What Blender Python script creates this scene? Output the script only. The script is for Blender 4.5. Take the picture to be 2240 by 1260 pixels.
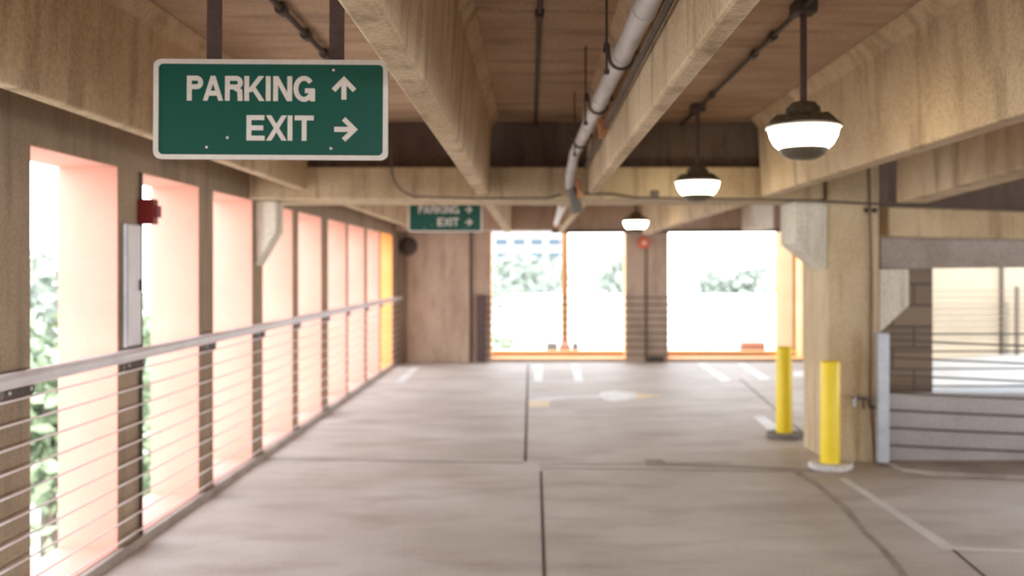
import bpy, bmesh, math, random
from mathutils import Vector, Matrix
random.seed(7)
for _o in list(bpy.data.objects):
    bpy.data.objects.remove(_o, do_unlink=True)
S = bpy.context.scene
COL = S.collection

# ------------------------------------------------------------------ camera
F = 2000.0            # focal length in pixels of the 2240 px wide frame
EYE = 1.535           # camera height above the parking deck
VX, VY = 1162.0, 590.0   # where the drive aisle vanishes in the frame
cd = bpy.data.cameras.new('camera')
cam = bpy.data.objects.new('camera', cd)
COL.objects.link(cam)
cam.location = (0, 0, EYE)
cam.rotation_euler = (math.radians(90), 0, 0)
cd.sensor_width = 36.0
cd.lens = 36.0 * F / 2240.0
cd.shift_x = -(VX - 1120.0) / 2240.0
cd.shift_y = -(630.0 - VY) / 2240.0
cd.clip_start = 0.05
cd.clip_end = 600
cd.dof.use_dof = True
cd.dof.focus_distance = 2.1
cd.dof.aperture_fstop = 2.4
S.camera = cam

# ------------------------------------------------------------------ light
w = bpy.data.worlds.new('sky'); S.world = w; w.use_nodes = True
nt = w.node_tree
for n in list(nt.nodes): nt.nodes.remove(n)
wo = nt.nodes.new('ShaderNodeOutputWorld')
bg = nt.nodes.new('ShaderNodeBackground')
tc = nt.nodes.new('ShaderNodeTexCoord')
sp = nt.nodes.new('ShaderNodeSeparateXYZ')
rp = nt.nodes.new('ShaderNodeValToRGB')
rp.color_ramp.elements[0].position = 0.0; rp.color_ramp.elements[0].color = (0.96, 0.975, 1.0, 1)
rp.color_ramp.elements[1].position = 0.7; rp.color_ramp.elements[1].color = (0.74, 0.86, 1.0, 1)
nt.links.new(tc.outputs['Generated'], sp.inputs[0])
nt.links.new(sp.outputs['Z'], rp.inputs[0])
nt.links.new(rp.outputs[0], bg.inputs['Color'])
bg.inputs['Strength'].default_value = 5.2
nt.links.new(bg.outputs[0], wo.inputs['Surface'])

sl = bpy.data.lights.new('sun', 'SUN'); sun = bpy.data.objects.new('sun', sl); COL.objects.link(sun)
sl.energy = 4.5; sl.angle = math.radians(1.0); sl.color = (1.0, 0.93, 0.83)
sun.rotation_euler = Vector((-0.15, 1.0, -1.1)).to_track_quat('-Z', 'Y').to_euler()
sun.location = (0, -10, 20)

vs = S.view_settings
vs.view_transform = 'Standard'; vs.look = 'None'; vs.gamma = 1.0; vs.use_curve_mapping = False
vs.exposure = 0.38
S.cycles.max_bounces = 10
S.cycles.diffuse_bounces = 7

# ------------------------------------------------------------------ helpers
def P(x, y, Y):
    z = Y / F
    return Vector(((x - VX) * z, Y, EYE + (VY - y) * z))
def PF(x, y, lift=0.0):
    "point of the deck seen at pixel x, y"
    z = EYE / (y - VY)
    return Vector(((x - VX) * z, F * z, lift))

def tag(o, label=None, cat=None, group=None, kind=None):
    if label: o['label'] = label
    if cat: o['category'] = cat
    if group: o['group'] = group
    if kind: o['kind'] = kind
    return o

def thing(name, label, cat, loc=(0, 0, 0), group=None):
    e = bpy.data.objects.new(name, None); COL.objects.link(e)
    e.location = loc; e.empty_display_size = 0.1
    return tag(e, label, cat, group)

class MB:
    def __init__(s): s.v = []; s.f = []
    def add(s, vs_, fs):
        b = len(s.v); s.v += [tuple(p) for p in vs_]; s.f += [tuple(b + i for i in f) for f in fs]; return s
    def box(s, x0, x1, y0, y1, z0, z1):
        v = [(x0,y0,z0),(x1,y0,z0),(x1,y1,z0),(x0,y1,z0),(x0,y0,z1),(x1,y0,z1),(x1,y1,z1),(x0,y1,z1)]
        return s.add(v, [(0,3,2,1),(4,5,6,7),(0,1,5,4),(1,2,6,5),(2,3,7,6),(3,0,4,7)])
    def prism(s, poly, d):
        "poly: list of 3D points; d: extrusion vector"
        n = len(poly); d = Vector(d)
        v = [Vector(p) for p in poly] + [Vector(p) + d for p in poly]
        f = [tuple(range(n))[::-1], tuple(range(n, 2*n))]
        for i in range(n):
            j = (i+1) % n; f.append((i, j, n+j, n+i))
        return s.add(v, f)
    def tube(s, pts, r, n=12, cap=True):
        pts = [Vector(p) for p in pts]; rings = []
        ref = None
        for i, p in enumerate(pts):
            a = pts[max(i-1, 0)]; b = pts[min(i+1, len(pts)-1)]
            t = (b - a).normalized()
            if ref is None:
                ref = Vector((0,0,1)) if abs(t.z) < .9 else Vector((1,0,0))
            u = t.cross(ref).normalized(); ref = u.cross(t).normalized()
            rr = r[i] if isinstance(r, (list, tuple)) else r
            rings.append([p + (u*math.cos(2*math.pi*k/n) + ref*math.sin(2*math.pi*k/n))*rr for k in range(n)])
        v = [q for ring in rings for q in ring]; f = []
        for i in range(len(pts)-1):
            for k in range(n):
                j = (k+1) % n; f.append((i*n+k, i*n+j, (i+1)*n+j, (i+1)*n+k))
        if cap:
            f.append(tuple(range(n))[::-1]); f.append(tuple((len(pts)-1)*n+k for k in range(n)))
        return s.add(v, f)
    def lathe(s, prof, c=(0,0,0), n=40, axis='Z'):
        v = []; f = []
        for (r, h) in prof:
            for k in range(n):
                a = 2*math.pi*k/n
                if axis == 'Z': v.append((c[0]+r*math.cos(a), c[1]+r*math.sin(a), c[2]+h))
                elif axis == 'Y': v.append((c[0]+r*math.cos(a), c[1]-h, c[2]+r*math.sin(a)))
                else: v.append((c[0]+h, c[1]+r*math.cos(a), c[2]+r*math.sin(a)))
        for i in range(len(prof)-1):
            for k in range(n):
                j = (k+1) % n; f.append((i*n+k, i*n+j, (i+1)*n+j, (i+1)*n+k))
        f.append(tuple(range(n))[::-1]); f.append(tuple((len(prof)-1)*n+k for k in range(n)))
        return s.add(v, f)
    def slant(s, p, q, wd, y0, y1):
        "diagonal stroke from p up to q with level ends"
        (x0, z0), (x1, z1) = p, q
        hw = wd/2*math.hypot(x1-x0, z1-z0)/abs(z1-z0)
        return s.prism([(x0-hw,y0,z0),(x0+hw,y0,z0),(x1+hw,y0,z1),(x1-hw,y0,z1)], (0,y1-y0,0))
    def ribbon(s, pts, wd, y0, y1):
        "flat stroke of width wd along 2D pts (x, z), mitred, between y0 and y1"
        pts = [Vector(p) for p in pts]; L = []; R = []
        for i, p in enumerate(pts):
            if i == 0: t = pts[1]-p
            elif i == len(pts)-1: t = p-pts[-2]
            else: t = (pts[i+1]-p).normalized() + (p-pts[i-1]).normalized()
            t.normalize(); nn = Vector((-t.y, t.x)); k = 1.0
            if 0 < i < len(pts)-1:
                e = (pts[i+1]-p).normalized(); k = 1/max(.35, abs(nn.dot(Vector((-e.y, e.x)))))
            L.append(p + nn*wd/2*k); R.append(p - nn*wd/2*k)
        n = len(pts)
        v = [(q.x, y0, q.y) for q in L+R] + [(q.x, y1, q.y) for q in L+R]; f = []
        m = 2*n
        for i in range(n-1):
            f += [(i, i+1, n+i+1, n+i), (m+i, m+n+i, m+n+i+1, m+i+1), (i, m+i, m+i+1, i+1), (n+i, n+i+1, m+n+i+1, m+n+i)]
        f += [(0, n, m+n, m), (n-1, m+n-1, m+2*n-1, 2*n-1)]
        return s.add(v, f)
    def build(s, name, mat, parent=None, bevel=0, smooth=False):
        me = bpy.data.meshes.new(name); me.from_pydata(s.v, [], s.f)
        bm = bmesh.new(); bm.from_mesh(me)
        bmesh.ops.recalc_face_normals(bm, faces=bm.faces); bm.to_mesh(me); bm.free()
        me.materials.append(mat)
        if smooth:
            me.shade_smooth()
            try: me.set_sharp_from_angle(angle=math.radians(38))
            except Exception: pass
        o = bpy.data.objects.new(name, me); COL.objects.link(o)
        if parent: o.parent = parent
        if bevel:
            b = o.modifiers.new('bevel', 'BEVEL'); b.width = bevel; b.segments = 2; b.limit_method = 'ANGLE'
        return o

def struct(name, mb, mat, bevel=0):
    return tag(mb.build(name, mat, None, bevel), kind='structure')

def pierced(us, zs, hole, place):
    "one solid wall of grid cells (us x zs) without those where hole(u, z); place(u, t, z) -> point, t in 0..1"
    mb = MB(); idx = {}
    def V(i, t, k):
        key = (i, t, k)
        if key not in idx:
            idx[key] = len(mb.v); mb.v.append(tuple(place(us[i], t, zs[k])))
        return idx[key]
    nu, nz = len(us)-1, len(zs)-1
    full = [[not hole((us[i]+us[i+1])/2, (zs[k]+zs[k+1])/2) for k in range(nz)] for i in range(nu)]
    g = lambda i, k: 0 <= i < nu and 0 <= k < nz and full[i][k]
    for i in range(nu):
        for k in range(nz):
            if not full[i][k]: continue
            mb.f.append((V(i,0,k), V(i+1,0,k), V(i+1,0,k+1), V(i,0,k+1)))
            mb.f.append((V(i,1,k), V(i,1,k+1), V(i+1,1,k+1), V(i+1,1,k)))
            if not g(i-1,k): mb.f.append((V(i,0,k), V(i,0,k+1), V(i,1,k+1), V(i,1,k)))
            if not g(i+1,k): mb.f.append((V(i+1,0,k), V(i+1,1,k), V(i+1,1,k+1), V(i+1,0,k+1)))
            if not g(i,k-1): mb.f.append((V(i,0,k), V(i,1,k), V(i+1,1,k), V(i+1,0,k)))
            if not g(i,k+1): mb.f.append((V(i,0,k+1), V(i+1,0,k+1), V(i+1,1,k+1), V(i,1,k+1)))
    return mb

def ring(u0, u1, z0, z1, t, place):
    "liner of an opening: rectangular ring of thickness t outside u0..u1 x z0..z1"
    return pierced([u0-t, u0, u1, u1+t], [z0-t, z0, z1, z1+t], lambda u, z: u0 < u < u1 and z0 < z < z1, place)

# ------------------------------------------------------------------ materials
def new_mat(name, col, rough=.8, metal=0., spec=.5):
    m = bpy.data.materials.new(name); m.use_nodes = True
    b = m.node_tree.nodes['Principled BSDF']
    b.inputs['Base Color'].default_value = (*col, 1); b.inputs['Roughness'].default_value = rough
    b.inputs['Metallic'].default_value = metal
    b.inputs['Specular IOR Level'].default_value = spec
    return m, m.node_tree, b

def mottled(name, c0, c1, rough=.85, scale=(1,1,1), size=2.0, c2=None, fine=.25, bump=.15, metal=0., streak=None, spec=.3):
    "two large tones of cloudy noise, fine grain, and optional stretched streaks of a third tone"
    m, t, b = new_mat(name, c0, rough, metal, spec)
    N = t.nodes.new; Lk = t.links.new
    tcn = N('ShaderNodeTexCoord'); mp = N('ShaderNodeMapping'); mp.inputs['Scale'].default_value = scale
    Lk(tcn.outputs['Object'], mp.inputs[0])
    n1 = N('ShaderNodeTexNoise'); n1.inputs['Scale'].default_value = size; n1.inputs['Detail'].default_value = 6; n1.inputs['Roughness'].default_value = .6
    Lk(mp.outputs[0], n1.inputs['Vector'])
    r1 = N('ShaderNodeValToRGB'); r1.color_ramp.elements[0].position = .36; r1.color_ramp.elements[1].position = .66
    r1.color_ramp.elements[0].color = (*c0, 1); r1.color_ramp.elements[1].color = (*c1, 1)
    Lk(n1.outputs[0], r1.inputs[0]); out = r1.outputs[0]
    if c2:
        mp2 = N('ShaderNodeMapping'); mp2.inputs['Scale'].default_value = streak or scale
        Lk(tcn.outputs['Object'], mp2.inputs[0])
        n2 = N('ShaderNodeTexNoise'); n2.inputs['Scale'].default_value = 3.0; n2.inputs['Detail'].default_value = 5
        Lk(mp2.outputs[0], n2.inputs['Vector'])
        r2 = N('ShaderNodeValToRGB'); r2.color_ramp.elements[0].position = .5; r2.color_ramp.elements[1].position = .72
        r2.color_ramp.elements[0].color = (0,0,0,1); r2.color_ramp.elements[1].color = (.75,.75,.75,1)
        Lk(n2.outputs[0], r2.inputs[0])
        mx = N('ShaderNodeMixRGB'); mx.inputs[2].default_value = (*c2, 1)
        Lk(r2.outputs[0], mx.inputs[0]); Lk(out, mx.inputs[1]); out = mx.outputs[0]
    n3 = N('ShaderNodeTexNoise'); n3.inputs['Scale'].default_value = 60; n3.inputs['Detail'].default_value = 3
    Lk(tcn.outputs['Object'], n3.inputs['Vector'])
    r3 = N('ShaderNodeValToRGB'); a = 1-fine
    r3.color_ramp.elements[0].color = (a,a,a,1); r3.color_ramp.elements[1].color = (1,1,1,1)
    r3.color_ramp.elements[0].position = .3; r3.color_ramp.elements[1].position = .6
    Lk(n3.outputs[0], r3.inputs[0])
    mu = N('ShaderNodeMixRGB'); mu.blend_type = 'MULTIPLY'; mu.inputs[0].default_value = 1
    Lk(out, mu.inputs[1]); Lk(r3.outputs[0], mu.inputs[2]); Lk(mu.outputs[0], b.inputs['Base Color'])
    if bump:
        bp = N('ShaderNodeBump'); bp.inputs['Strength'].default_value = bump; bp.inputs['Distance'].default_value = .01
        Lk(n1.outputs[0], bp.inputs['Height']); Lk(bp.outputs[0], b.inputs['Normal'])
    return m

M = {}
M['beam'] = mottled('beam_concrete', (.52,.365,.22), (.73,.555,.365), c2=(.26,.175,.10), streak=(3,2.2,.4), scale=(1,.8,.7), size=1.5, bump=.07)
M['girder'] = mottled('girder_concrete', (.46,.34,.20), (.65,.505,.325), c2=(.30,.21,.13), streak=(3.5,3.5,.45), size=1.5, bump=.08)
M['ceiling'] = mottled('ceiling_concrete', (.44,.29,.19), (.59,.415,.275), c2=(.27,.17,.12), streak=(.5,3.0,1), scale=(.6,1.4,1), size=1.4, bump=.3)
M['wall'] = mottled('wall_concrete', (.30,.215,.145), (.40,.30,.21), c2=(.21,.145,.10), streak=(4,4,.5), size=1.4)
M['pale'] = mottled('pale_concrete', (.66,.60,.50), (.78,.73,.63), c2=(.48,.39,.26), streak=(4,4,.5), size=1.8)
M['column'] = mottled('column_concrete', (.57,.44,.275), (.71,.575,.39), c2=(.38,.27,.14), streak=(4,4,.4), size=1.6)
M['floor'] = mottled('floor_concrete', (.47,.405,.345), (.62,.555,.495), rough=.62, c2=(.36,.28,.23), streak=(.45,1.1,1), scale=(.7,1,1), size=1.1, fine=.15, bump=.05, spec=.5)
M['block'] = mottled('curb_concrete', (.34,.28,.24), (.46,.40,.36), size=2.5)
M['coral'] = mottled('coral_paint', (.68,.35,.265), (.74,.39,.295), rough=.6, fine=.04, bump=0)
M['orange'] = mottled('orange_paint', (.90,.36,.10), (.95,.42,.14), rough=.6, fine=.04, bump=0)
M['amber'] = mottled('amber_paint', (.93,.50,.20), (.97,.56,.26), rough=.6, fine=.04, bump=0)
M['endwall'] = mottled('end_wall_concrete', (.44,.325,.245), (.55,.42,.33), c2=(.33,.23,.17), streak=(2.5,2.5,.5), size=1.2)
M['ochre'] = mottled('ochre_paint', (.40,.22,.09), (.45,.26,.12), rough=.7, fine=.04, bump=0)
M['joint'] = mottled('joint_sealant', (.07,.055,.05), (.12,.095,.085), rough=.9)
M['tar'] = mottled('dark_patch', (.30,.24,.205), (.40,.34,.295), rough=.7, size=5)
M['white_line'] = mottled('worn_white_paint', (.84,.83,.81), (.93,.92,.90), rough=.6, c2=(.66,.62,.57), streak=(2,2,1), fine=.2, bump=0)
M['yellow_line'] = mottled('worn_yellow_paint', (.80,.62,.36), (.86,.72,.48), rough=.6, fine=.2, bump=0)
M['faint_line'] = mottled('faded_line_paint', (.64,.60,.56), (.80,.77,.74), rough=.6, fine=.2, bump=0)
M['dark_concrete'] = mottled('shade_toned_concrete', (.15,.105,.085), (.21,.155,.12), size=1.5, c2=(.10,.07,.06), streak=(4,4,.5))  # shade of the recessed web and ramp crossbeam put into the dark tone
M['sign_green'] = new_mat('sign_green', (.002,.078,.055), .34, spec=.4)[0]
M['sign_white'] = mottled('sign_white', (.68,.62,.56), (.78,.72,.66), rough=.5, fine=.08, bump=0)
M['strap'] = mottled('brown_steel', (.095,.06,.058), (.13,.085,.08), rough=.6)
M['dark'] = mottled('dark_steel', (.06,.042,.035), (.10,.075,.06), rough=.6)
M['bronze'] = mottled('lamp_housing', (.10,.08,.05), (.15,.12,.08), rough=.45)
M['pvc'] = mottled('pipe_plastic', (.58,.53,.50), (.72,.67,.64), rough=.5, c2=(.40,.33,.30), streak=(6,1,6), size=3, fine=.08)
M['brown'] = mottled('brown_paint', (.17,.10,.065), (.24,.15,.10), rough=.6)
M['rubber'] = mottled('grey_rubber', (.10,.09,.07), (.20,.18,.15), rough=.7)
M['rust'] = mottled('rusty_metal', (.45,.17,.07), (.62,.30,.15), rough=.8, size=9)
M['galv'] = mottled('galvanised_steel', (.40,.42,.46), (.52,.54,.58), rough=.45, metal=.5, size=5, fine=.1)
M['rail'] = mottled('rail_paint', (.60,.56,.57), (.72,.68,.69), rough=.4, size=3, fine=.05, bump=0)
M['cable'] = new_mat('wire_rope', (.74,.64,.62), .5, .0)[0]
M['dkcable'] = new_mat('dark_wire_rope', (.12,.09,.07), .6, .2)[0]
M['bollard'] = mottled('yellow_plastic', (.90,.66,.01), (.95,.72,.02), rough=.4, fine=.03, bump=0, spec=.5)
M['pad'] = mottled('pad_concrete', (.62,.58,.54), (.76,.72,.68), size=6)
M['darkpad'] = mottled('dark_pad_concrete', (.20,.18,.16), (.28,.25,.22), size=6)
M['red'] = mottled('red_enamel', (.17,.014,.012), (.22,.02,.017), rough=.4, fine=.05, bump=0)
M['bell'] = mottled('orange_red_enamel', (.70,.14,.07), (.78,.2,.1), rough=.4, fine=.05, bump=0)
M['cream'] = mottled('cream_wall_paint', (.33,.275,.20), (.35,.295,.22), rough=.8, fine=.05, bump=0)
M['deck'] = mottled('ramp_concrete', (.27,.26,.25), (.33,.32,.31), rough=.7)
M['ramp_wall'] = mottled('grey_wall_concrete', (.42,.38,.37), (.52,.48,.47), size=1.6)
M['white_wall'] = mottled('white_wall_paint', (.78,.78,.78), (.82,.82,.82), fine=.03, bump=0)
M['tower'] = mottled('tower_render', (.30,.315,.33), (.32,.335,.35), fine=.03, bump=0)
M['glass'] = new_mat('tower_glass', (.05,.07,.09), .6)[0]
M['leafgreen'] = mottled('tree_leaves', (.21,.27,.15), (.36,.42,.28), rough=.6, size=3)
M['leafpale'] = mottled('pale_leaves', (.26,.295,.24), (.36,.385,.33), rough=.6, size=2)  # haze over the farther trees put into their leaf colour
M['bark'] = mottled('tree_bark', (.16,.12,.09), (.24,.19,.15))
M['ground'] = mottled('street_ground', (.42,.42,.38), (.60,.59,.55), size=.2)
m, t, b = new_mat('lamp_diffuser', (.95,.93,.82), .3)
b.inputs['Emission Color'].default_value = (1.0, .90, .62, 1); b.inputs['Emission Strength'].default_value = 16.0
M['lamp'] = m
# block wall with mortar pattern
m, t, b = new_mat('block_wall', (.2,.15,.11), .9)
tcn = t.nodes.new('ShaderNodeTexCoord'); mp = t.nodes.new('ShaderNodeMapping'); mp.inputs['Rotation'].default_value = (math.radians(90),0,0)
br = t.nodes.new('ShaderNodeTexBrick'); br.inputs['Scale'].default_value = 1.0
br.inputs['Brick Width'].default_value = .40; br.inputs['Row Height'].default_value = .20; br.inputs['Mortar Size'].default_value = .012
br.inputs['Color1'].default_value = (.24,.175,.125,1); br.inputs['Color2'].default_value = (.20,.15,.11,1); br.inputs['Mortar'].default_value = (.12,.085,.065,1)
t.links.new(tcn.outputs['Object'], mp.inputs[0]); t.links.new(mp.outputs[0], br.inputs['Vector']); t.links.new(br.outputs['Color'], b.inputs['Base Color'])
M['cmu'] = m

# ================================================================== SETTING
CEIL = EYE + 1.18
XW = -2.2                       # inner face of the window wall
YE = 15.2                       # inner face of the end wall
# deck slab
struct('floor', MB().prism([(XW-.32,-15,0),(18,-15,0),(18,7.2,0),(4.8,7.2,0),(4.8,YE+.4,0),(XW-.32,YE+.4,0)], (0,0,-.3)), M['floor'])
struct('ceiling', MB().prism([(XW-.32,-15,CEIL),(18,-15,CEIL),(18,7.9,CEIL),(4.9,7.9,CEIL),(4.9,YE+.4,CEIL),(XW-.32,YE+.4,CEIL)], (0,0,.3)), M['ceiling'])  # unseen reach to rear and right extended to hold back light
# window wall
inv = [(.914,1.106),(1.176,1.376),(1.439,1.639),(1.704,1.916),(1.965,2.179),(2.252,2.469),(2.5,2.74),(2.786,3.01),(3.04,3.29)]
wins = [(4.4*a, 4.4*b) for a, b in inv]
back = [(4.02-1.157*k, 4.90-1.157*k) for k in range(1, 15)]
WZ0, WZ1 = .055, 2.08
tk = .006
op = sorted([(a-tk, b+tk) for a, b in wins] + back)
us = [-15.0] + [u for ab in op for u in ab] + [YE+.35]
def hole_l(u, z): return WZ0-tk < z < WZ1+tk and any(a < u < b for a, b in op)
struct('wall_left', pierced(us, [-.3, WZ0-tk, WZ1+tk, CEIL], hole_l, lambda u, t, z: (XW-.31*t, u, z)), M['wall'])
for i, (a, b_) in enumerate(wins):
    struct('window_%d' % (i+1), ring(a, b_, WZ0, WZ1, tk, lambda u, t, z: (XW-.003-.315*t, u, z)), M['orange' if i == 8 else 'coral'])
struct('trim_1', MB().box(XW+.001, XW+.035, -15, YE-.12, 0, .05), M['tar'])
# end wall
E1 = (-.661, 1.566); E2 = (2.28, 4.507); EZ0, EZ1 = .06, 2.181
us = [XW, E1[0]-tk, E1[1]+tk, E2[0]-tk, E2[1]+tk, 4.9]
def hole_e(u, z): return EZ0-tk < z < EZ1+tk and (E1[0]-tk < u < E1[1]+tk or E2[0]-tk < u < E2[1]+tk)
struct('wall_end', pierced(us, [0.0, EZ0-tk, EZ1+tk, CEIL], hole_e, lambda u, t, z: (u, YE+.33*t, z)), M['endwall'])
struct('window_10', ring(E1[0], E1[1], EZ0, EZ1, tk, lambda u, t, z: (u, YE-.004+.36*t, z)), M['amber'])
struct('window_11', ring(E2[0], E2[1], EZ0, EZ1, tk, lambda u, t, z: (u, YE-.004+.36*t, z)), M['amber'])
# outer ledge with a low orange upstand beyond the end openings
struct('trim_2', MB().box(-1.0, 5.2, YE+.40, YE+2.2, -.3, .02), M['pale'])
struct('trim_3', MB().box(-.9, 5.0, YE+.42, YE+.52, .021, .15), M['amber'])
# thicker concrete panel and dark corner pilaster of the end wall
struct('wall_panel', MB().box(-2.06, -1.02, YE-.09, YE-.001, .001, EZ1+.1), M['endwall'], .01)
# spandrel over the end openings
struct('wall_spandrel', MB().box(XW+.002, 4.85, YE-.55, YE-.002, 2.165, CEIL-.001), M['endwall'], .01)
struct('wall_sun_stop', MB().box(4.91, 5.1, 13.37, YE+.33, .0, CEIL), M['wall'])  # added unseen wall that keeps direct sun off the end deck
# orange fin beside the second end opening
struct('trim_4', MB().box(4.50, 4.68, YE+.54, YE+1.65, .021, 2.4), M['ochre'])

# block wall, ramp deck, sunlit wall on the ramp side
struct('wall_block', MB().box(2.85, 3.775, 8.6, 8.8, .0, 1.75), M['cmu'])
struct('wall_ramp', MB().box(2.80, 9.4, 7.201, 7.40, 0.0, .541), M['ramp_wall'], .008)
struct('floor_ramp', MB().prism([(4.0,8.85,-.05),(9.4,8.85,-.05),(9.4,8.85,.52),(4.0,8.85,.12)], (0,4.25,0)), M['deck'])
struct('wall_sunlit', MB().box(4.95, 10.5, 13.12, 13.35, -.05, 3.2), M['cream'])
struct('trim_5', MB().prism([(2.80,7.20,.0),(2.80,6.92,.0),(3.0,6.78,.0),(3.6,6.66,.0),(9.0,6.55,.0),(9.0,7.20,.0)], (0,0,.035)), M['block'], .006)

# floor joints
def strip(a, b_, wd, z):
    d = (b_-a).normalized(); n = Vector((-d.y, d.x, 0))*wd/2
    return [a-n, b_-n, b_+n, a+n]
def floor_poly(name, mats, pts, h=.002):
    mb = MB(); mb.prism([Vector((p.x, p.y, .0006)) for p in pts], (0,0,h)); return mb.build(name, mats)
k = 6
for a, b_, wd in [((1183,1031),(1191,1285),.017), ((1155,797),(1149,1009),.022), ((1618,828),(1800,985),.016), ((2085,1203),(2170,1275),.014)]:
    o = floor_poly('trim_%d' % k, M['joint'], strip(PF(*a), PF(*b_), wd, 0)); o['kind'] = 'structure'; k += 1
for a, b_, wd in [((560,1003),(1145,1013),.035), ((1183,1024),(1800,1032),.028), ((1180,1017),(1600,1012),.02)]:
    o = floor_poly('trim_%d' % k, M['tar'], strip(PF(*a), PF(*b_), wd, 0)); o['kind'] = 'structure'; k += 1

# ================================================================== STRUCTURAL THINGS
YG = 7.1
def beam(name, label, x_end_l, x_end_r, y_end, y0, y1, taper=.03, group='precast ceiling beams', flip=None):
    "beam running along the aisle; its end face at YG shows at the given pixels"
    z = YG/F
    xl, xr = (x_end_l-VX)*z, (x_end_r-VX)*z; zb = EYE + (VY-y_end)*z
    t = taper
    mb = MB().prism([(xl, y0, zb), (xr, y0, zb), (xr+t, y0, CEIL-.08), (xr+t+.06, y0, CEIL-.002), (xl-t-.06, y0, CEIL-.002), (xl-t, y0, CEIL-.08)], (0, y1-y0, 0))
    return tag(mb.build(name, M['beam'], None, .012), label, 'beam', group)
BL = [('beige concrete ceiling beam running just inside the coral window wall', 648, 670, 415, .03),
      ('concrete ceiling beam next to the nearer green sign, with dark shaded side', 1042, 1068, 425, .03),
      ('concrete ceiling beam with the white drainpipe running alongside it', 1285, 1304, 425, .0),
      ('deep cream concrete beam behind the big pendant lamp', 1665, 1697, 430, .03)]
BF = ['far concrete beam inside the window wall, beyond the crossbeam above the smaller sign',
      'far concrete beam beyond the crossbeam, ending beside the smaller green sign',
      'short far concrete beam beyond the crossbeam, behind the pipe elbow',
      'far cream concrete beam beyond the crossbeam, behind the smallest lamp']
for (lb, a, b_, y, tp), lf in zip(BL, BF):
    beam('concrete_beam', lb, a, b_, y, -14.5, YG-.002, tp)
    beam('concrete_beam', lf, a, b_, y, YG+.72, YE-.56, tp)
# sloping beam over the ramp side
mb = MB()
a = P(1955, 445, 7.05); z = 7.05/F
mb.add([(2.815,7.05,EYE+.515),(3.05,7.05,EYE+.515),(3.05,7.05,CEIL-.002),(2.815,7.05,CEIL-.002),
        (2.815,-8,EYE+.515+.0379*15.05),(3.05,-8,EYE+.515+.0379*15.05),(3.05,-8,CEIL-.002),(2.815,-8,CEIL-.002)],
       [(0,1,2,3),(4,7,6,5),(0,4,5,1),(1,5,6,2),(2,6,7,3),(3,7,4,0)])
tag(mb.build('concrete_beam', M['beam'], None, .01), 'sloping cream concrete beam over the ramp side, beyond the yellow bollards', 'beam', 'precast ceiling beams')
# cross girder: deep web with a ledge
g = thing('concrete_crossbeam', 'wide concrete crossbeam with a ledge spanning the aisle from window wall to column', 'beam', (0, YG, 2.085))
g_len = 2.27-XW
def gpart(mb, name, mat, bev=.012, label=None):
    o = mb.build(name, mat, g, bev); o.data.transform(Matrix.Translation(-g.location))
    if label: o['label'] = label
gpart(MB().box(XW+.002, 2.27, YG, YG+.71, 2.085, 2.334), 'ledge', M['girder'])
gpart(MB().box(XW+.002, 2.27, YG+.24, YG+.48, 2.336, CEIL-.002), 'web', M['dark_concrete'], .006, 'recessed web, its shade put into the dark colour')
# ramp-side girders
def slab_px(name, label, pts, Y, d, mat, cat='beam'):
    mb = MB().prism([P(x, y, Y) for x, y in pts], (0, d, 0))
    return tag(mb.build(name, mat, None, .008), label, cat)
slab_px('concrete_spandrel', 'upper light concrete spandrel beside the column, under the sloping beam', [(1944,453),(2500,470),(2500,528),(1944,517)], 7.35, .2, M['girder'])
slab_px('concrete_spandrel', 'lower grey-brown concrete spandrel just above the opening to the sunlit wall', [(1926,518),(2500,529),(2500,583),(1926,588)], 7.56, .32, M['block'])
slab_px('concrete_crossbeam', 'shaded concrete crossbeam above the ramp spandrels, meeting the ceiling', [(1926,302),(2500,302),(2500,528),(1926,517)], 7.57+.33, .15, M['dark_concrete'])  # darkness under the ceiling here is shade put into its colour

# column with its corbels
cy0, cy1 = 7.28, 7.93
c = thing('concrete_column', 'square concrete column behind the nearer yellow bollard, with angled corbels', 'column', (2.56, 7.6, 0))
def part(mb, name, mat, root, bevel=0, smooth=False, label=None):
    o = mb.build(name, mat, root, bevel, smooth)
    base = root if root.parent is None else root.parent
    o.data.transform(Matrix.Translation(-base.location))
    if label: o['label'] = label
    return o
part(MB().box(2.36, 2.77, cy0, cy1, .0, CEIL-.002), 'shaft', M['column'], c, .012)
zc = cy0/F
part(MB().prism([(2.357,cy0,2.08),(2.10,cy0,2.08),(2.10,cy0,EYE+.21),(2.357,cy0,EYE-.0)], (0,.42,0)), 'corbel', M['pale'], c, .008, label='stained pale corbel facing the aisle')
part(MB().prism([(2.773,cy0,1.54),(3.01,cy0,1.54),(3.01,cy0,1.25),(2.773,cy0,1.03)], (0,.32,0)), 'corbel', M['pale'], c, .008, label='clean pale corbel facing the ramp')
# corbel on window wall
tag(MB().prism([(XW+.003,7.28,2.08),(-2.035,7.28,2.08),(-2.035,7.28,EYE+.30),(XW+.003,7.28,EYE+.03)], (0,.23,0)).build('wall_corbel', M['pale'], None, .006),
    'pale grey concrete corbel on the window wall, under the crossbeam end', 'corbel')
# pale corbel at the far end
tag(MB().prism([P(1645,446,13.9),P(1692,446,13.9),P(1692,500,13.9),P(1645,500,13.9)], (0,.70,0)).build('wall_corbel', M['pale'], None, .006),
    'small pale concrete corbel hanging above the second end opening', 'corbel')

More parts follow.
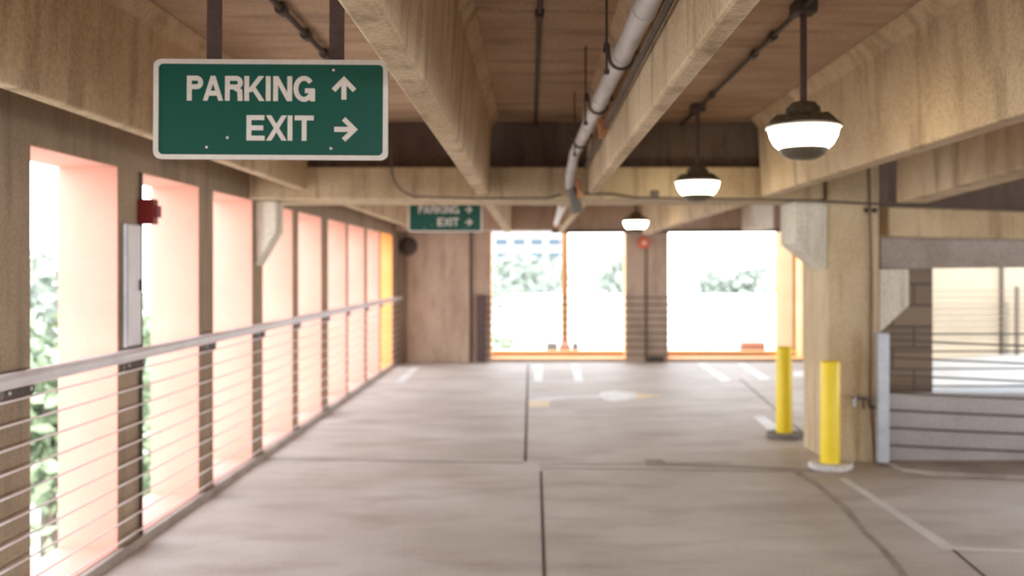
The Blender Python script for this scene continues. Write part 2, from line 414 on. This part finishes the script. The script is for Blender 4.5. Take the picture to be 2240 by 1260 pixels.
# ================================================================== WINDOW WALL RAILING
r = thing('cable_railing', 'pale handrail with ten steel cables along the coral window wall', 'railing', (XW+.04, 0, 0))
part(MB().tube([(XW+.058,-8,1.077),(XW+.058,4,1.077),(XW+.058,YE-.15,1.074)], .034, 16), 'handrail', M['rail'], r, 0, True)
for i in range(10):
    part(MB().tube([(XW+.046,-8,.99-.0985*i),(XW+.046,YE-.15,.99-.0985*i)], .0052, 8), 'cable', M['cable'], r, 0, True)
posts = [(3.74, 4.02)] + [(wins[i][1], wins[i+1][0]) for i in range(8)]
for a, b_ in posts:
    m_ = (a+b_)/2; hw = (b_-a)*.42
    bk = part(MB().prism([(XW+.002,m_-hw,1.035),(XW+.03,m_-hw,1.035),(XW+.03,m_-hw,1.005),(XW+.012,m_-hw,.975),(XW+.002,m_-hw,.975)], (0,2*hw,0)), 'bracket', M['dark'], r, .002)
    for q in (-.7, .7):
        part(MB().lathe([(.009,0),(.009,.006),(.0,.009)], (XW+.03, m_+q*hw, 1.02), 8, 'X'), 'bolt', M['galv'], bk)

# ================================================================== END BARRIER
r = thing('cable_barrier', 'dark cable barrier across the end openings, from a dark steel post', 'railing', (0, YE-.1, 0))
part(MB().box(-.905, -.755, YE-.07, YE-.005, .002, 1.115), 'end_post', M['strap'], r, .01)
for i in range(9):
    zz = 1.075-.118*i
    part(MB().tube([(-.76,YE-.085,zz),(3.95,YE-.085,zz)], .011, 6), 'cable', M['dkcable'], r, 0, True)

# ================================================================== RAMP BARRIERS
r = thing('cable_barrier', 'dark sagging cables strung from a grey steel channel beside the column', 'railing', (2.73, 7.13, 0))
part(MB().prism([(2.695,7.10,.036),(2.782,7.10,.036),(2.782,7.16,.036),(2.770,7.16,.036),(2.770,7.112,.036),(2.707,7.112,.036),(2.707,7.16,.036),(2.695,7.16,.036)], (0,0,1.005)), 'steel_channel', M['galv'], r, .002)
for i in range(7):
    y0 = 743+38.6*i
    a = P(1942, y0, 7.15); b_ = P(2240, y0+13, 7.15); d = b_-a
    part(MB().tube([a, a+d*.5-Vector((0,0,.003)), a+d*5], .0075, 8), 'cable', M['dkcable'], r, 0, True)
r = thing('cable_barrier', 'level dark cables behind the grey ramp wall, crossing the block wall', 'railing', (2.85, 7.9, 0))
for i in range(4):
    y0 = 731+38*i
    part(MB().tube([P(1930,y0,7.9), P(2240,y0+(-1 if i else 0),7.9), P(2700,y0-2,7.9)], .0075, 8), 'cable', M['dkcable'], r, 0, True)
part(MB().box(2.83, 2.87, 7.88, 7.92, .0, 1.05), 'end_post', M['dkcable'], r, .002)
r = thing('cable_barrier', 'thin brown cables standing in for cable shadows on the sunlit cream wall', 'railing', (5.2, 12.9, 0))  # tubes stand in for shadow lines cast on the cream wall
for i in range(7):
    part(MB().tube([P(1975,637+13.6*i,12.9), P(2700,637+13.6*i,12.9)], .006, 6), 'cable', M['brown'], r, 0, True)
part(MB().box(6.83, 6.88, 12.88, 12.92, .2, 1.3), 'post', M['dkcable'], r, .002)
tag(MB().box((2196-VX)*.0065,(2202-VX)*.0065, 13.06, 13.12, .32, 3.0).build('downpipe', M['dkcable'], None, .004), 'thin dark pipe running down the sunlit cream wall', 'pipe')

# ================================================================== SIGNS
def arc(cx, cz, rx, rz, a0, a1, n=14):
    return [(cx+rx*math.cos(math.radians(a0+(a1-a0)*i/n)), cz+rz*math.sin(math.radians(a0+(a1-a0)*i/n))) for i in range(n+1)]
def glyph(ch, x0, wd, h, s):
    "strokes of a letter: box x0..x0+wd, baseline 0, cap height h, stroke s"
    q = s/2; x1 = x0+wd; o = []
    if ch in 'PR':
        rz = h*.27 - q; cx = x1-q-rz
        o.append([(x0+q,0),(x0+q,h)])
        top = h-q; mid = top-2*rz
        o.append([(x0+q,top)] + [(cx+rz*math.sin(math.radians(a)), top-rz+rz*math.cos(math.radians(a))) for a in range(0,181,15)] + [(x0+q,mid)])
        if ch == 'R': o.append([(x0+wd*.5,mid),(x1-q*1.25,mid-h*.16),(x1-q*1.05,0)])
    elif ch == 'A':
        o.append([(x0+q*1.05,0),(x0+wd/2,h-.0)]); o.append([(x1-q*1.05,0),(x0+wd/2,h)]); o.append([(x0+wd*.24,h*.3),(x1-wd*.24,h*.3)])
    elif ch == 'K':
        o.append([(x0+q,0),(x0+q,h)]); o.append([(x0+s,h*.36),(x1-s*.75,h)]); o.append([(x0+wd*.42,h*.55),(x1-s*.62,0)])
    elif ch == 'I': o.append([(x0+wd/2,0),(x0+wd/2,h)])
    elif ch == 'N':
        o.append([(x0+q,0),(x0+q,h)]); o.append([(x1-q,0),(x1-q,h)]); o.append([(x0+q*1.1,h),(x1-q*1.1,0)])
    elif ch == 'G':
        rx = wd/2-q; rz = h/2-q*.8
        o.append(arc(x0+wd/2, h/2, rx, rz, 38, 335, 22)); o.append([(x1-q*.8,0),(x1-q*.8,h*.5)]); o.append([(x1-q*.2,h*.42),(x0+wd*.55,h*.42)])
    elif ch == 'E':
        o.append([(x0+q,0),(x0+q,h)])
        for zz, l in ((q,1.),(h/2,.92),(h-q,.98)): o.append([(x0+q,zz),(x0+wd*l,zz)])
    elif ch == 'X':
        o.append([(x0+q*1.2,0),(x1-q*1.2,h)]); o.append([(x0+q*1.2,h),(x1-q*1.2,0)])
    elif ch == 'T':
        o.append([(x0+wd/2,0),(x0+wd/2,h)]); o.append([(x0,h-q),(x1,h-q)])
    return o
def rrect(w_, h_, rad, n=8):
    p = []
    for cx, cz, a0 in ((w_/2-rad, h_/2-rad, 0), (-w_/2+rad, h_/2-rad, 90), (-w_/2+rad, -h_/2+rad, 180), (w_/2-rad, -h_/2+rad, 270)):
        p += arc(cx, cz, rad, rad, a0, a0+90, n)
    return p
def sign(label, loc, sc, tilt, arrow_top):
    t = thing('hanging_sign', label, 'sign', loc, 'green directional signs')
    t.rotation_euler = (0, math.radians(tilt), 0)
    u = .00146/2.489*sc
    W, H = 1274*u, 543*u
    o_ = rrect(W, H, 42*u); i_ = rrect(W-54*u, H-50*u, 26*u)
    pan = MB().prism([(x, -.004, z) for x, z in o_], (0,.014,0)).build('sign_panel', M['sign_green'], t)
    n = len(o_); v = [(x,-.009,z) for x, z in o_] + [(x,-.009,z) for x, z in i_] + [(x,.0,z) for x, z in o_] + [(x,.0,z) for x, z in i_]; f = []
    for i in range(n):
        j = (i+1) % n
        f += [(i,j,n+j,n+i),(i,2*n+i,2*n+j,j),(n+i,n+j,3*n+j,3*n+i)]
    MB().add(v, f).build('sign_border', M['sign_white'], t)
    def word(txt, base, h):
        mb = MB()
        for ch, a, b_ in txt:
            for q_, st in enumerate(glyph(ch, (a-1475)*u, (b_-a)*u, h*u, 26*u)):
                st = [(x, z+(597-base)*u) for x, z in st]
                if len(st) == 2 and abs(st[0][0]-st[1][0]) > 1e-5 and abs(st[0][1]-st[1][1]) > 1e-5:
                    mb.slant(st[0], st[1], 24*u, -.0055-.0006*q_, -.0032)
                else:
                    mb.ribbon(st, 26*u, -.0055-.0006*q_, -.0032)
        mb.build('lettering', M['sign_white'], pan)
    word([('P',1018,1106),('A',1104,1216),('R',1225,1322),('K',1330,1442),('I',1447,1473),('N',1487,1590),('G',1597,1712)], 550, 135)
    word([('E',1343,1442),('X',1448,1564),('I',1566,1593),('T',1605,1708)], 765, 137)
    def arrow(cx, cz, up):
        mb = MB(); c_ = ((cx-1475)*u, (597-cz)*u); L = 56*u
        R_ = (lambda a, b_: (c_[0]+a, c_[1]+b_)) if up else (lambda a, b_: (c_[0]+b_, c_[1]-a))
        mb.ribbon([R_(-L*1.02, -L*.12), R_(0, L*.93), R_(L*1.02, -L*.12)], 26*u, -.0065, -.003)
        mb.ribbon([R_(0, L*.8), R_(0, -L*1.02)], 27*u, -.0074, -.003)
        mb.build('arrow', M['sign_white'], pan)
    arrow(1872, 483, arrow_top); arrow(1878, 702, False)
    for sx in (464, 733):
        xx = (sx*2.489-1475)*u
        top = CEIL-loc[2]-.002
        MB().box(xx-.024*sc, xx+.024*sc, .011, .016, -H*.3, top).build('strap', M['strap'], t)
    # screws
    for zx, zy in ((1815,380),(1128,803),(1803,806),(1240,750)):
        MB().lathe([(.0012,0),(.0045*sc,.001),(.0045*sc,.003),(.002,.0045)], ((zx-1475)*u,-.004,(597-zy)*u), 8, 'Y').build('screw', M['cable'], pan)
    return t
sign('larger green sign hung near the window wall, PARKING with an up arrow over EXIT', P(593.5, 240.5, 2.92), 1.0, .35, True)
sign('smaller distant green sign hung beyond the crossbeam, both arrows pointing sideways', P(974, 473, 9.2), 1.0, 0, False)

# ================================================================== LAMPS
def lamp(label, loc):
    t = thing('pendant_lamp', label, 'lamp', loc, 'pendant garage lamps')
    MB().box(-.05,.05,-.05,.05,-.055,-.001).build('junction_box', M['dark'], t, .006)
    MB().tube([(0,0,-.05),(0,0,-.45)], .015, 12).build('stem', M['strap'], t, 0, True)
    hou = MB().lathe([(.012,-.435),(.052,-.445),(.060,-.455),(.074,-.49),(.078,-.50),(.105,-.505),(.135,-.520),(.152,-.535),(.163,-.545),(.163,-.550),(.15,-.551)]).build('housing', M['bronze'], t, 0, True)
    for a in range(8):
        an = a*math.pi/4
        c_, s_ = math.cos(an), math.sin(an)
        pts = [(.07,-.465),(.075,-.50),(.115,-.502),(.145,-.530)]
        MB().tube([(rr*c_, rr*s_, zz) for rr, zz in pts], .006, 6).build('rib', M['bronze'], hou, 0, True)
    MB().lathe([(.163,-.546),(.163,-.556),(.152,-.560)]).build('rim', M['sign_white'], hou, 0, True)
    dif = MB().lathe([(.152,-.552),(.151,-.565),(.144,-.595),(.127,-.628),(.106,-.647),(.100,-.649)]).build('diffuser', M['lamp'], t, 0, True)
    MB().lathe([(.106,-.644),(.104,-.652),(.088,-.676),(.058,-.692),(.0,-.697)]).build('bottom_cap', M['bronze'], dif, 0, True)
    return t
L0 = lamp('largest pendant lamp, round bronze housing, hanging in front of the deep beam', (1.2, 4.03, CEIL))
def copy_thing(src, loc, label):
    c_ = src.copy(); COL.objects.link(c_); c_.location = loc; c_['label'] = label
    for ch in src.children:
        d = ch.copy(); COL.objects.link(d); d.parent = c_
        for g_ in ch.children:
            e = g_.copy(); COL.objects.link(e); e.parent = d
    return c_
copy_thing(L0, (1.187, 6.52, CEIL), 'middle-sized pendant lamp hanging just in front of the crossbeam')
copy_thing(L0, (1.305, 11.4, CEIL-.02), 'smallest pendant lamp, seen under the crossbeam near the end wall')

# ceiling conduits
def conduit(label, pts, rad, couplings=(), mat='dark', name='ceiling_conduit', cat='conduit'):
    t = thing(name, label, cat, pts[0])
    part(MB().tube(pts, rad, 10), 'tube', M[mat], t, 0, True)
    a, b_ = Vector(pts[0]), Vector(pts[-1])
    for q in couplings:
        c_ = a+(b_-a)*q; d = (b_-a).normalized()*.03
        part(MB().tube([c_-d, c_+d], rad*1.9, 10), 'coupling', M[mat], t, 0, True)
    return t
conduit('dark conduit on the ceiling joining the pendant lamps', [(1.19,1.0,CEIL-.03),(1.19,YG+.18,CEIL-.03)], .012, (.56,.62,.80,.91))
conduit('dark conduit on the ceiling behind the straps of the nearer sign', [(-1.11,1.0,CEIL-.03),(-1.10,5.0,CEIL-.03)], .014, (.76,.87,.97))
conduit('long straight dark conduit on the ceiling between the two middle beams', [(.042,1.0,CEIL-.02),(.034,YG+.2,CEIL-.02)], .011, (.5,))
conduit('dark conduit fixed along the side of the beam next to the drainpipe', [(.410,2.6,EYE+.79),(.404,6.9,EYE+.77)], .010)
# drop wire and line along the crossbeam
def wire(label, pts, rad, mat='dkcable', name='conduit_line'):
    return tag(MB().tube(pts, rad, 8).build(name, M[mat], None, 0, True), label, 'conduit')
wire('thin dark conduit curving down and along the crossbeam ledge', [P(855,300,7.05),P(857,375,7.05),P(864,400,7.05),P(880,418,7.05),P(905,430,7.06),P(1050,434,7.08),P(1110,434,7.08),P(1200,434,7.08),P(1228,425,7.08)], .007)
wire('dark conduit line crossing the column and ramp spandrel at crossbeam height', [P(1280,424,7.06),P(1340,424,7.06),P(1390,432,7.06),P(1500,434,7.07),P(1680,436,7.07),P(1800,440,7.07),P(1945,447,7.2),P(2240,460,7.2),P(2500,470,7.2)], .009)
tag(MB().box(.93,.99, 7.075, 7.098, 2.10, 2.15).build('junction_box', M['dkcable'], None, .004), 'small dark junction box on the crossbeam edge beside the middle lamp', 'junction box')
wire('dark horizontal pipe along the top of the end openings', [(.33,YE-.585,2.14),(4.6,YE-.585,2.16)], .022, 'dark', 'sprinkler_pipe')

# ================================================================== DRAINPIPE
t = thing('drainpipe', 'pale grey hanging drainpipe with dark elbow beside the middle beam', 'pipe', (.35, 3, 2.3))
def PP(x, y, h):   # pixel and height above the eye
    z = h/(VY-y); return Vector(((x-VX)*z, F*z, EYE+h))
def pipe_at(Y):
    q = (Y-3.0)/(6.9-3.0)
    y = 0+(350-0)*((1/3.0-1/Y)/(1/3.0-1/6.9)); x = 1420+(1250-1420)*((1/3.0-1/Y)/(1/3.0-1/6.9))
    return P(x, y, Y)
A = pipe_at(2.72); B = pipe_at(6.55)
J = pipe_at(3.72)
part(MB().tube([A, J], .040, 24), 'pipe', M['pvc'], t, 0, True)
part(MB().tube([J, B], .038, 24), 'pipe', M['pvc'], t, 0, True)
for Y, rr in ((3.12,.0435),(3.72,.0435),(4.6,.042),(5.4,.042),(6.1,.042)):
    a = pipe_at(Y-.03); b_ = pipe_at(Y+.03)
    part(MB().tube([a, b_], rr, 24), 'coupling', M['pvc'], t, 0, True)
# hanger clamps with two ears each
for Y in (3.76, 4.75, 5.95):
    c_ = pipe_at(Y)
    mb = MB()
    ringp = [(c_.x+.049*math.cos(a), Y, c_.z+.049*math.sin(a)) for a in [math.pi+math.pi*i/12 for i in range(13)]]
    pts = [(c_.x-.055, Y, c_.z+.055)] + ringp + [(c_.x+.055, Y, c_.z+.055)]
    part(MB().tube(pts, .007, 6), 'clamp', M['dark'], t, 0, True)
    for sx in (-1, 1):
        part(MB().prism([(c_.x+sx*.045,Y-.012,c_.z+.01),(c_.x+sx*.078,Y-.012,c_.z+.02),(c_.x+sx*.070,Y-.012,c_.z+.062),(c_.x+sx*.047,Y-.012,c_.z+.05)], (0,.024,0)), 'ear', M['dark'], t, .002)
# elbow under the crossbeam
def rr_(x, y, Y): return P(x, y, Y)
e = [B, P(1247,385,6.85), P(1247,405,6.95), P(1252,425,6.96), P(1262,455,6.98), P(1266,462,7.0)]
part(MB().tube(e[:4], .036, 20), 'elbow', M['pvc'], t, 0, True)
part(MB().tube([P(1250,412,6.95), P(1256,432,6.955), P(1264,464,6.97)], [.040,.042,.045], 20), 'rubber_sleeve', M['rubber'], t, 0, True)
part(MB().tube([P(1262,392,6.9), P(1268,418,6.9), P(1266,432,6.9)], .017, 10), 'rusty_bracket', M['rust'], t, 0, True)
c_ = pipe_at(5.0)
for dx, dz in ((.03, .0),):
    part(MB().prism([P(1306,262,5.0),P(1322,258,5.0),P(1332,280,5.0),P(1322,304,5.0),P(1312,300,5.0)], (0,.03,0)), 'rusty_bracket', M['rust'], t, .003)
# hanging rods
rods = [((1327,0),(1327,160),3.52,'thin dark ceiling rod with a nut, hanging clear above the drainpipe'),
        ((1281,100),(1281,272),4.82,'thin dark ceiling rod meeting the middle clamp of the drainpipe'),
        ((1257,203),(1257,340),6.05,'shortest thin dark ceiling rod, by the far clamp of the drainpipe')]
for (x0,y0),(x1,y1),Y,lb in rods:
    tt = thing('hanger_rod', lb, 'rod', ((x0-VX)*Y/F, Y, CEIL), 'threaded hanger rods')
    bz = P(x1,y1,Y).z
    part(MB().tube([(tt.location.x,Y,CEIL-.001),(tt.location.x,Y,bz)], .005, 8), 'rod', M['dark'], tt, 0, True)
    part(MB().tube([(tt.location.x,Y,bz-.004),(tt.location.x,Y,bz+.014)], .012, 6), 'nut', M['dark'], tt)
# far drain line beyond the crossbeam
t = thing('drainpipe', 'short pale pipe seen beyond the crossbeam, left of the dark elbow', 'pipe', P(1235, 450, 8.3))
part(MB().tube([P(1230,446,8.2), P(1216,490,13.0)], .034, 16), 'pipe', M['pvc'], t, 0, True)
part(MB().tube([P(1220.5,484,12.4), P(1218,490,13.0)], .05, 16), 'coupling', M['rust'], t, 0, True)

# ================================================================== COLUMN FITTINGS
t = thing('downpipe', 'thin rust-brown pipe running down the face of the square column', 'pipe', P(1906,1020,7.24))
part(MB().tube([P(1900,340,7.24),P(1906,600,7.24),P(1904,860,7.24),P(1914,1012,7.24)], .0125, 10), 'tube', M['brown'], t, 0, True)
for x in (1895, 1912):
    part(MB().lathe([(.004,0),(.022,.004),(.022,.02),(.004,.026)], P(x,460,7.275), 12, 'Y'), 'clamp', M['dark'], t, 0, True)
t = thing('pipe_valve', 'small dark valve with a bent arm low on the square column', 'valve', P(1890,880,7.22))
part(MB().tube([P(1866,870,7.15),P(1900,872,7.2),P(1902,890,7.2),P(1924,892,7.2)], .013, 10), 'arm', M['dark'], t, 0, True)
part(MB().tube([P(1870,868,7.15),P(1869,888,7.15)], .012, 10), 'spout', M['galv'], t, 0, True)
part(MB().tube([P(1888,874,7.17),P(1889,895,7.17)], .010, 10), 'handle', M['dark'], t, 0, True)

# ================================================================== BOLLARDS
def bollard(label, x, Y, pad, wide):
    t = thing('bollard', label, 'bollard', (x, Y, 0), 'yellow bollards')
    MB().lathe([(.073,.03),(.073,.815),(.069,.826),(.060,.832),(.0,.834)], (0,0,0), 32).build('post', M['bollard'], t, 0, True)
    pr = [(wide*(1+.06*math.sin(3*a+1)+.04*math.cos(5*a))*math.cos(a), .14*(1+.05*math.sin(4*a))*math.sin(a), .001) for a in [2*math.pi*i/20 for i in range(20)]]
    MB().prism(pr, (0,0,.05)).build('base_pad', M[pad], t, .01)
bollard('nearer yellow bollard on a pale pad, right in front of the square column', 2.305, 7.05, 'pad', .165)
bollard('farther yellow bollard on a dark pad, beyond the square column', 2.312, 8.36, 'darkpad', .165)

# ================================================================== WALL FITTINGS
t = thing('wall_cabinet', 'tall pale metal cabinet on the wall post above the handrail', 'cabinet', (XW, 5.0, 1.09))
part(MB().box(XW+.002, XW+.03, 4.905, 5.085, 1.115, 1.785), 'body', M['galv'], t, .006)
dr = part(MB().box(XW+.031, XW+.036, 4.915, 5.075, 1.125, 1.775), 'door', M['rail'], t, .003)
part(MB().tube([(XW+.042,5.05,1.42),(XW+.042,5.05,1.48)], .006, 8), 'handle', M['dark'], dr)
t = thing('fire_alarm', 'dark red fire alarm box projecting from the wall post above the pale cabinet', 'alarm', P(312,465,5.12))
part(MB().box(XW+.002, XW+.095, 5.10, 5.165, EYE+.255, EYE+.395), 'housing', M['red'], t, .006)
part(MB().prism([(XW+.096,5.10,EYE+.30),(XW+.115,5.10,EYE+.29),(XW+.115,5.10,EYE+.36),(XW+.096,5.10,EYE+.35)], (0,.06,0)), 'sounder', M['red'], t, .003)
wire('thin dark conduit running up the wall post behind the fire alarm', [(XW+.012,5.13,.05),(XW+.012,5.13,2.08)], .009, 'dark', 'wall_conduit')
# fire bell on the end pier
t = thing('fire_bell', 'round orange-red fire bell on the pier between the end openings', 'alarm', (1.87, YE, 1.99))
gn = part(MB().lathe([(.10,.001),(.10,.03),(.085,.06),(.05,.075),(.0,.08)], (1.87,YE-.001,1.985), 24, 'Y'), 'gong', M['bell'], t, 0, True)
part(MB().lathe([(.03,.0),(.03,.02),(.0,.025)], (1.87,YE-.08,1.985), 12, 'Y'), 'hub', M['sign_white'], gn, 0, True)
wire('thin dark conduit dropping from the fire bell to the deck', [(1.91,YE-.015,1.90),(1.91,YE-.015,.01)], .013, 'dark', 'wall_conduit')
wire('thin dark conduit beside the pale panel of the end wall', [(-1.0,YE-.02,.01),(-1.0,YE-.02,2.16)], .016, 'dark', 'wall_conduit')
t = thing('wall_box', 'small dark box low on the end pier beside the bell conduit', 'box', (2.05, YE, 0))
t.name = 'wall_box'
part(MB().box(1.95, 2.2, YE-.07, YE-.002, .002, .09), 'body', M['dark'], t, .01)
tag(MB().lathe([(.15,0),(.15,.02),(.11,.05),(.04,.06),(.0,.062)], (-2.03,YE-.10,1.92), 24, 'Y').build('wall_fan', M['dark'], None, 0, True), 'round dark fan cover high in the corner of the end wall', 'fan')

# ================================================================== ROAD MARKINGS
def marking(name, label, cat, pts, mat='white_line', group='white parking stripes'):
    return tag(floor_poly(name, M[mat], [PF(*p) for p in pts]), label, cat, group)
marking('parking_stripe', 'short white stripe at the deck end, below the orange post', 'road marking', [(1186,799),(1168,799),(1169,835),(1187,835)])
marking('parking_stripe', 'short white stripe just beside the one below the orange post, toward the fire bell', 'road marking', [(1265,797),(1250,797),(1257,835),(1277,835)])
marking('parking_stripe', 'slanting white stripe below the second end opening, nearer the fire bell', 'road marking', [(1542,796),(1526,796),(1580,835),(1602,833)])
marking('parking_stripe', 'slanting white stripe below the second end opening, nearer the far bollard', 'road marking', [(1628,795),(1612,795),(1664,831),(1685,829)])
marking('parking_stripe', 'faint white stripe in the corner by the window wall and end wall', 'road marking', [(918,803),(902,803),(862,838),(882,838)], 'faint_line')
marking('parking_stripe', 'short cream stripe between the far bollard and the column', 'road marking', [(1765,811),(1735,812),(1735,824),(1768,823)])
marking('parking_stripe', 'white stripe on the deck running behind the far bollard', 'road marking', [(1672,911),(1648,912),(1700,958),(1722,945)])
o = marking('parking_stripe', 'long faded white line with a bend, running from the nearer bollard toward the camera', 'road marking',
            [(1850,1045),(1836,1048),(1950,1122),(2064,1203),(2300,1212),(2300,1205),(2088,1197)], 'faint_line', 'white parking stripes')
t = thing('painted_arrow', 'worn white and yellow arrow painted across the middle of the deck', 'road marking', (.35, 11, 0))
def mk(nm, pts, mat, h=.002):
    part(MB().prism([PF(*p)+Vector((0,0,.0006)) for p in pts], (0,0,h)), nm, M[mat], t)
mk('arrow_tail', [(1201,875),(1156,876),(1157,891),(1203,891)], 'yellow_line')
mk('arrow_shaft', [(1312,862),(1240,865),(1157,872),(1157,877),(1205,878),(1240,873),(1312,872)], 'faint_line', .0028)
mk('arrow_head', [(1345,855),(1315,859),(1308,866),(1320,874),(1342,878),(1375,874),(1392,869),(1392,860)], 'white_line', .0036)
mk('arrow_tip', [(1456,866),(1390,860.5),(1390,873),(1415,870)], 'yellow_line', .003)
# dark tar repair and oil stain
pts = [(1745,1034),(1790,1062),(1850,1112),(1893,1165),(1925,1195),(1965,1240),(1990,1275)]
up = [PF(x+4+5*random.random(), y-2) for x, y in pts]; lo = [PF(x-5-8*random.random(), y+2) for x, y in pts]
tag(floor_poly('tar_seam', M['tar'], lo+up[::-1], .0015), 'ragged dark tar seam crossing the deck in front of the nearer bollard', 'road marking')
tag(floor_poly('tar_seam', M['tar'], [PF(1408,1005),PF(1446,1005),PF(1460,1013),PF(1800,1026),PF(1790,1030),PF(1470,1019),PF(1415,1019)][::-1], .0015), 'dark patch and seam on the deck ahead of the nearer bollard, along the cross joint', 'road marking')

# ================================================================== OUTSIDE
tag(MB().box(-160, 200, -60, 260, -6.2, -6.0).build('ground', M['ground']), kind='structure')
def tree(label, c_, rad, hgt, leafm, n=900, leaf=.22):
    t = thing('tree', label, 'tree', (c_[0], c_[1], -6.0), 'trees outside')
    mb = MB(); rnd = random.Random(int(c_[0]*13+c_[1]*7))
    lobes = [(rnd.uniform(-.5,.5)*rad, rnd.uniform(-.5,.5)*rad, rnd.uniform(-.45,.45)*hgt, rnd.uniform(.45,.7)) for _ in range(9)]
    for i in range(n):
        lx, ly, lz, lr = lobes[i % 9]
        v = Vector((rnd.gauss(0,1), rnd.gauss(0,1), rnd.gauss(0,1))).normalized()*(rnd.random()**.4)
        p = Vector((lx+v.x*rad*lr, ly+v.y*rad*lr, lz+v.z*hgt*lr*.7+c_[2]+6.0))
        a = Vector((rnd.gauss(0,1), rnd.gauss(0,1), rnd.gauss(0,1))).normalized(); b_ = a.cross(Vector((rnd.gauss(0,1), rnd.gauss(0,1), rnd.gauss(0,1)))).normalized()
        s_ = leaf*rnd.uniform(.6,1.3)
        mb.add([p-a*s_, p+b_*s_*.5, p+a*s_, p-b_*s_*.5], [(0,1,2,3)])
    mb.build('foliage', M[leafm], t)
    MB().tube([(0,0,0),(0.1,0,(c_[2]+6)*.5),(0,.1,c_[2]+6+hgt*.3)], [rad*.09,rad*.07,rad*.03], 8).build('trunk', M['bark'], t, 0, True)
tree('leafy tree close outside the nearest window opening', (-7.2, 13.5, -1.3), 2.4, 2.8, 'leafgreen', 2600, .16)
tree('leafy tree outside the window beside the fire alarm', (-9.6, 22.0, -1.0), 2.6, 3.0, 'leafgreen', 1800, .2)
tree('tall leafy tree rising farther behind the nearest window opening', (-14.0, 25.0, .6), 3.2, 2.2, 'leafpale', 1600, .25)
tree('pale green tree beyond the end opening, left of the orange post', (-.3, 62.0, .8), 4.4, 2.6, 'leafpale', 1500, .3)
tree('low green tree at the left edge of the first end opening', (-.9, 30.0, -1.2), .9, 2.6, 'leafgreen', 700, .14)
tree('round tree beyond the first end opening, right of the orange post', (7.4, 74.0, 1.2), 3.4, 2.6, 'leafpale', 1400, .3)
tree('pale tree beyond the second end opening, nearer the fire bell', (13.5, 60.0, .6), 3.6, 2.4, 'leafpale', 1400, .3)
tree('tall pale tree beyond the second end opening, nearer the column', (23.5, 75.0, 2.2), 3.6, 3.2, 'leafpale', 1500, .3)
t = thing('office_building', 'pale tower with rows of windows seen through the first end opening', 'building', (-1, 140, -6))
MB().box(-5, 6.2, 0, 14, 0, 40).build('wall', M['tower'], t)
for i in range(5):
    for j in range(4):
        MB().box(-4.5+2.7*j, -2.6+2.7*j, -.12, -.002, 9.2+2.1*i, 10.2+2.1*i).build('window', M['glass'], t)
t = thing('low_building', 'long low white building seen below the trees through the end openings', 'building', (6, 45, -6))
MB().box(-7.4, 20, 0, 8, 0, 5.9).build('wall', M['white_wall'], t)
MB().box(-7.6, 20.2, -.2, 8.2, 5.9, 6.1).build('roof', M['white_wall'], t)
# post and footings on the outer ledge
t = thing('orange_post', 'slim orange post standing outside the first end opening', 'post', (.60, YE+1.1, .02))
YP = YE+1.1
part(MB().tube([(.60,YP,.02),(.60,YP,2.9)], .062, 16), 'pole', M['ochre'], t, 0, True)
part(MB().lathe([(.11,.0),(.11,.10),(.055,.28),(.045,.30)], (.60,YP,.021), 16), 'base', M['coral'], t, 0, True)
tag(MB().box(.27,.47, YP-.1, YP+.1, .021,.24).build('concrete_block', M['tower'], None, .01), 'grey block outside the end opening, left of the orange post base', 'block', 'blocks on the outer ledge')
tag(MB().box(.73,.84, YP-.1, YP+.1, .021,.24).build('concrete_block', M['tower'], None, .01), 'grey block outside the end opening, right of the orange post base', 'block', 'blocks on the outer ledge')
tag(MB().box(3.72,4.15, YP-.1, YP+.1, .021,.25).build('concrete_block', M['coral'], None, .01), 'pale red block outside the second end opening', 'block', 'blocks on the outer ledge')
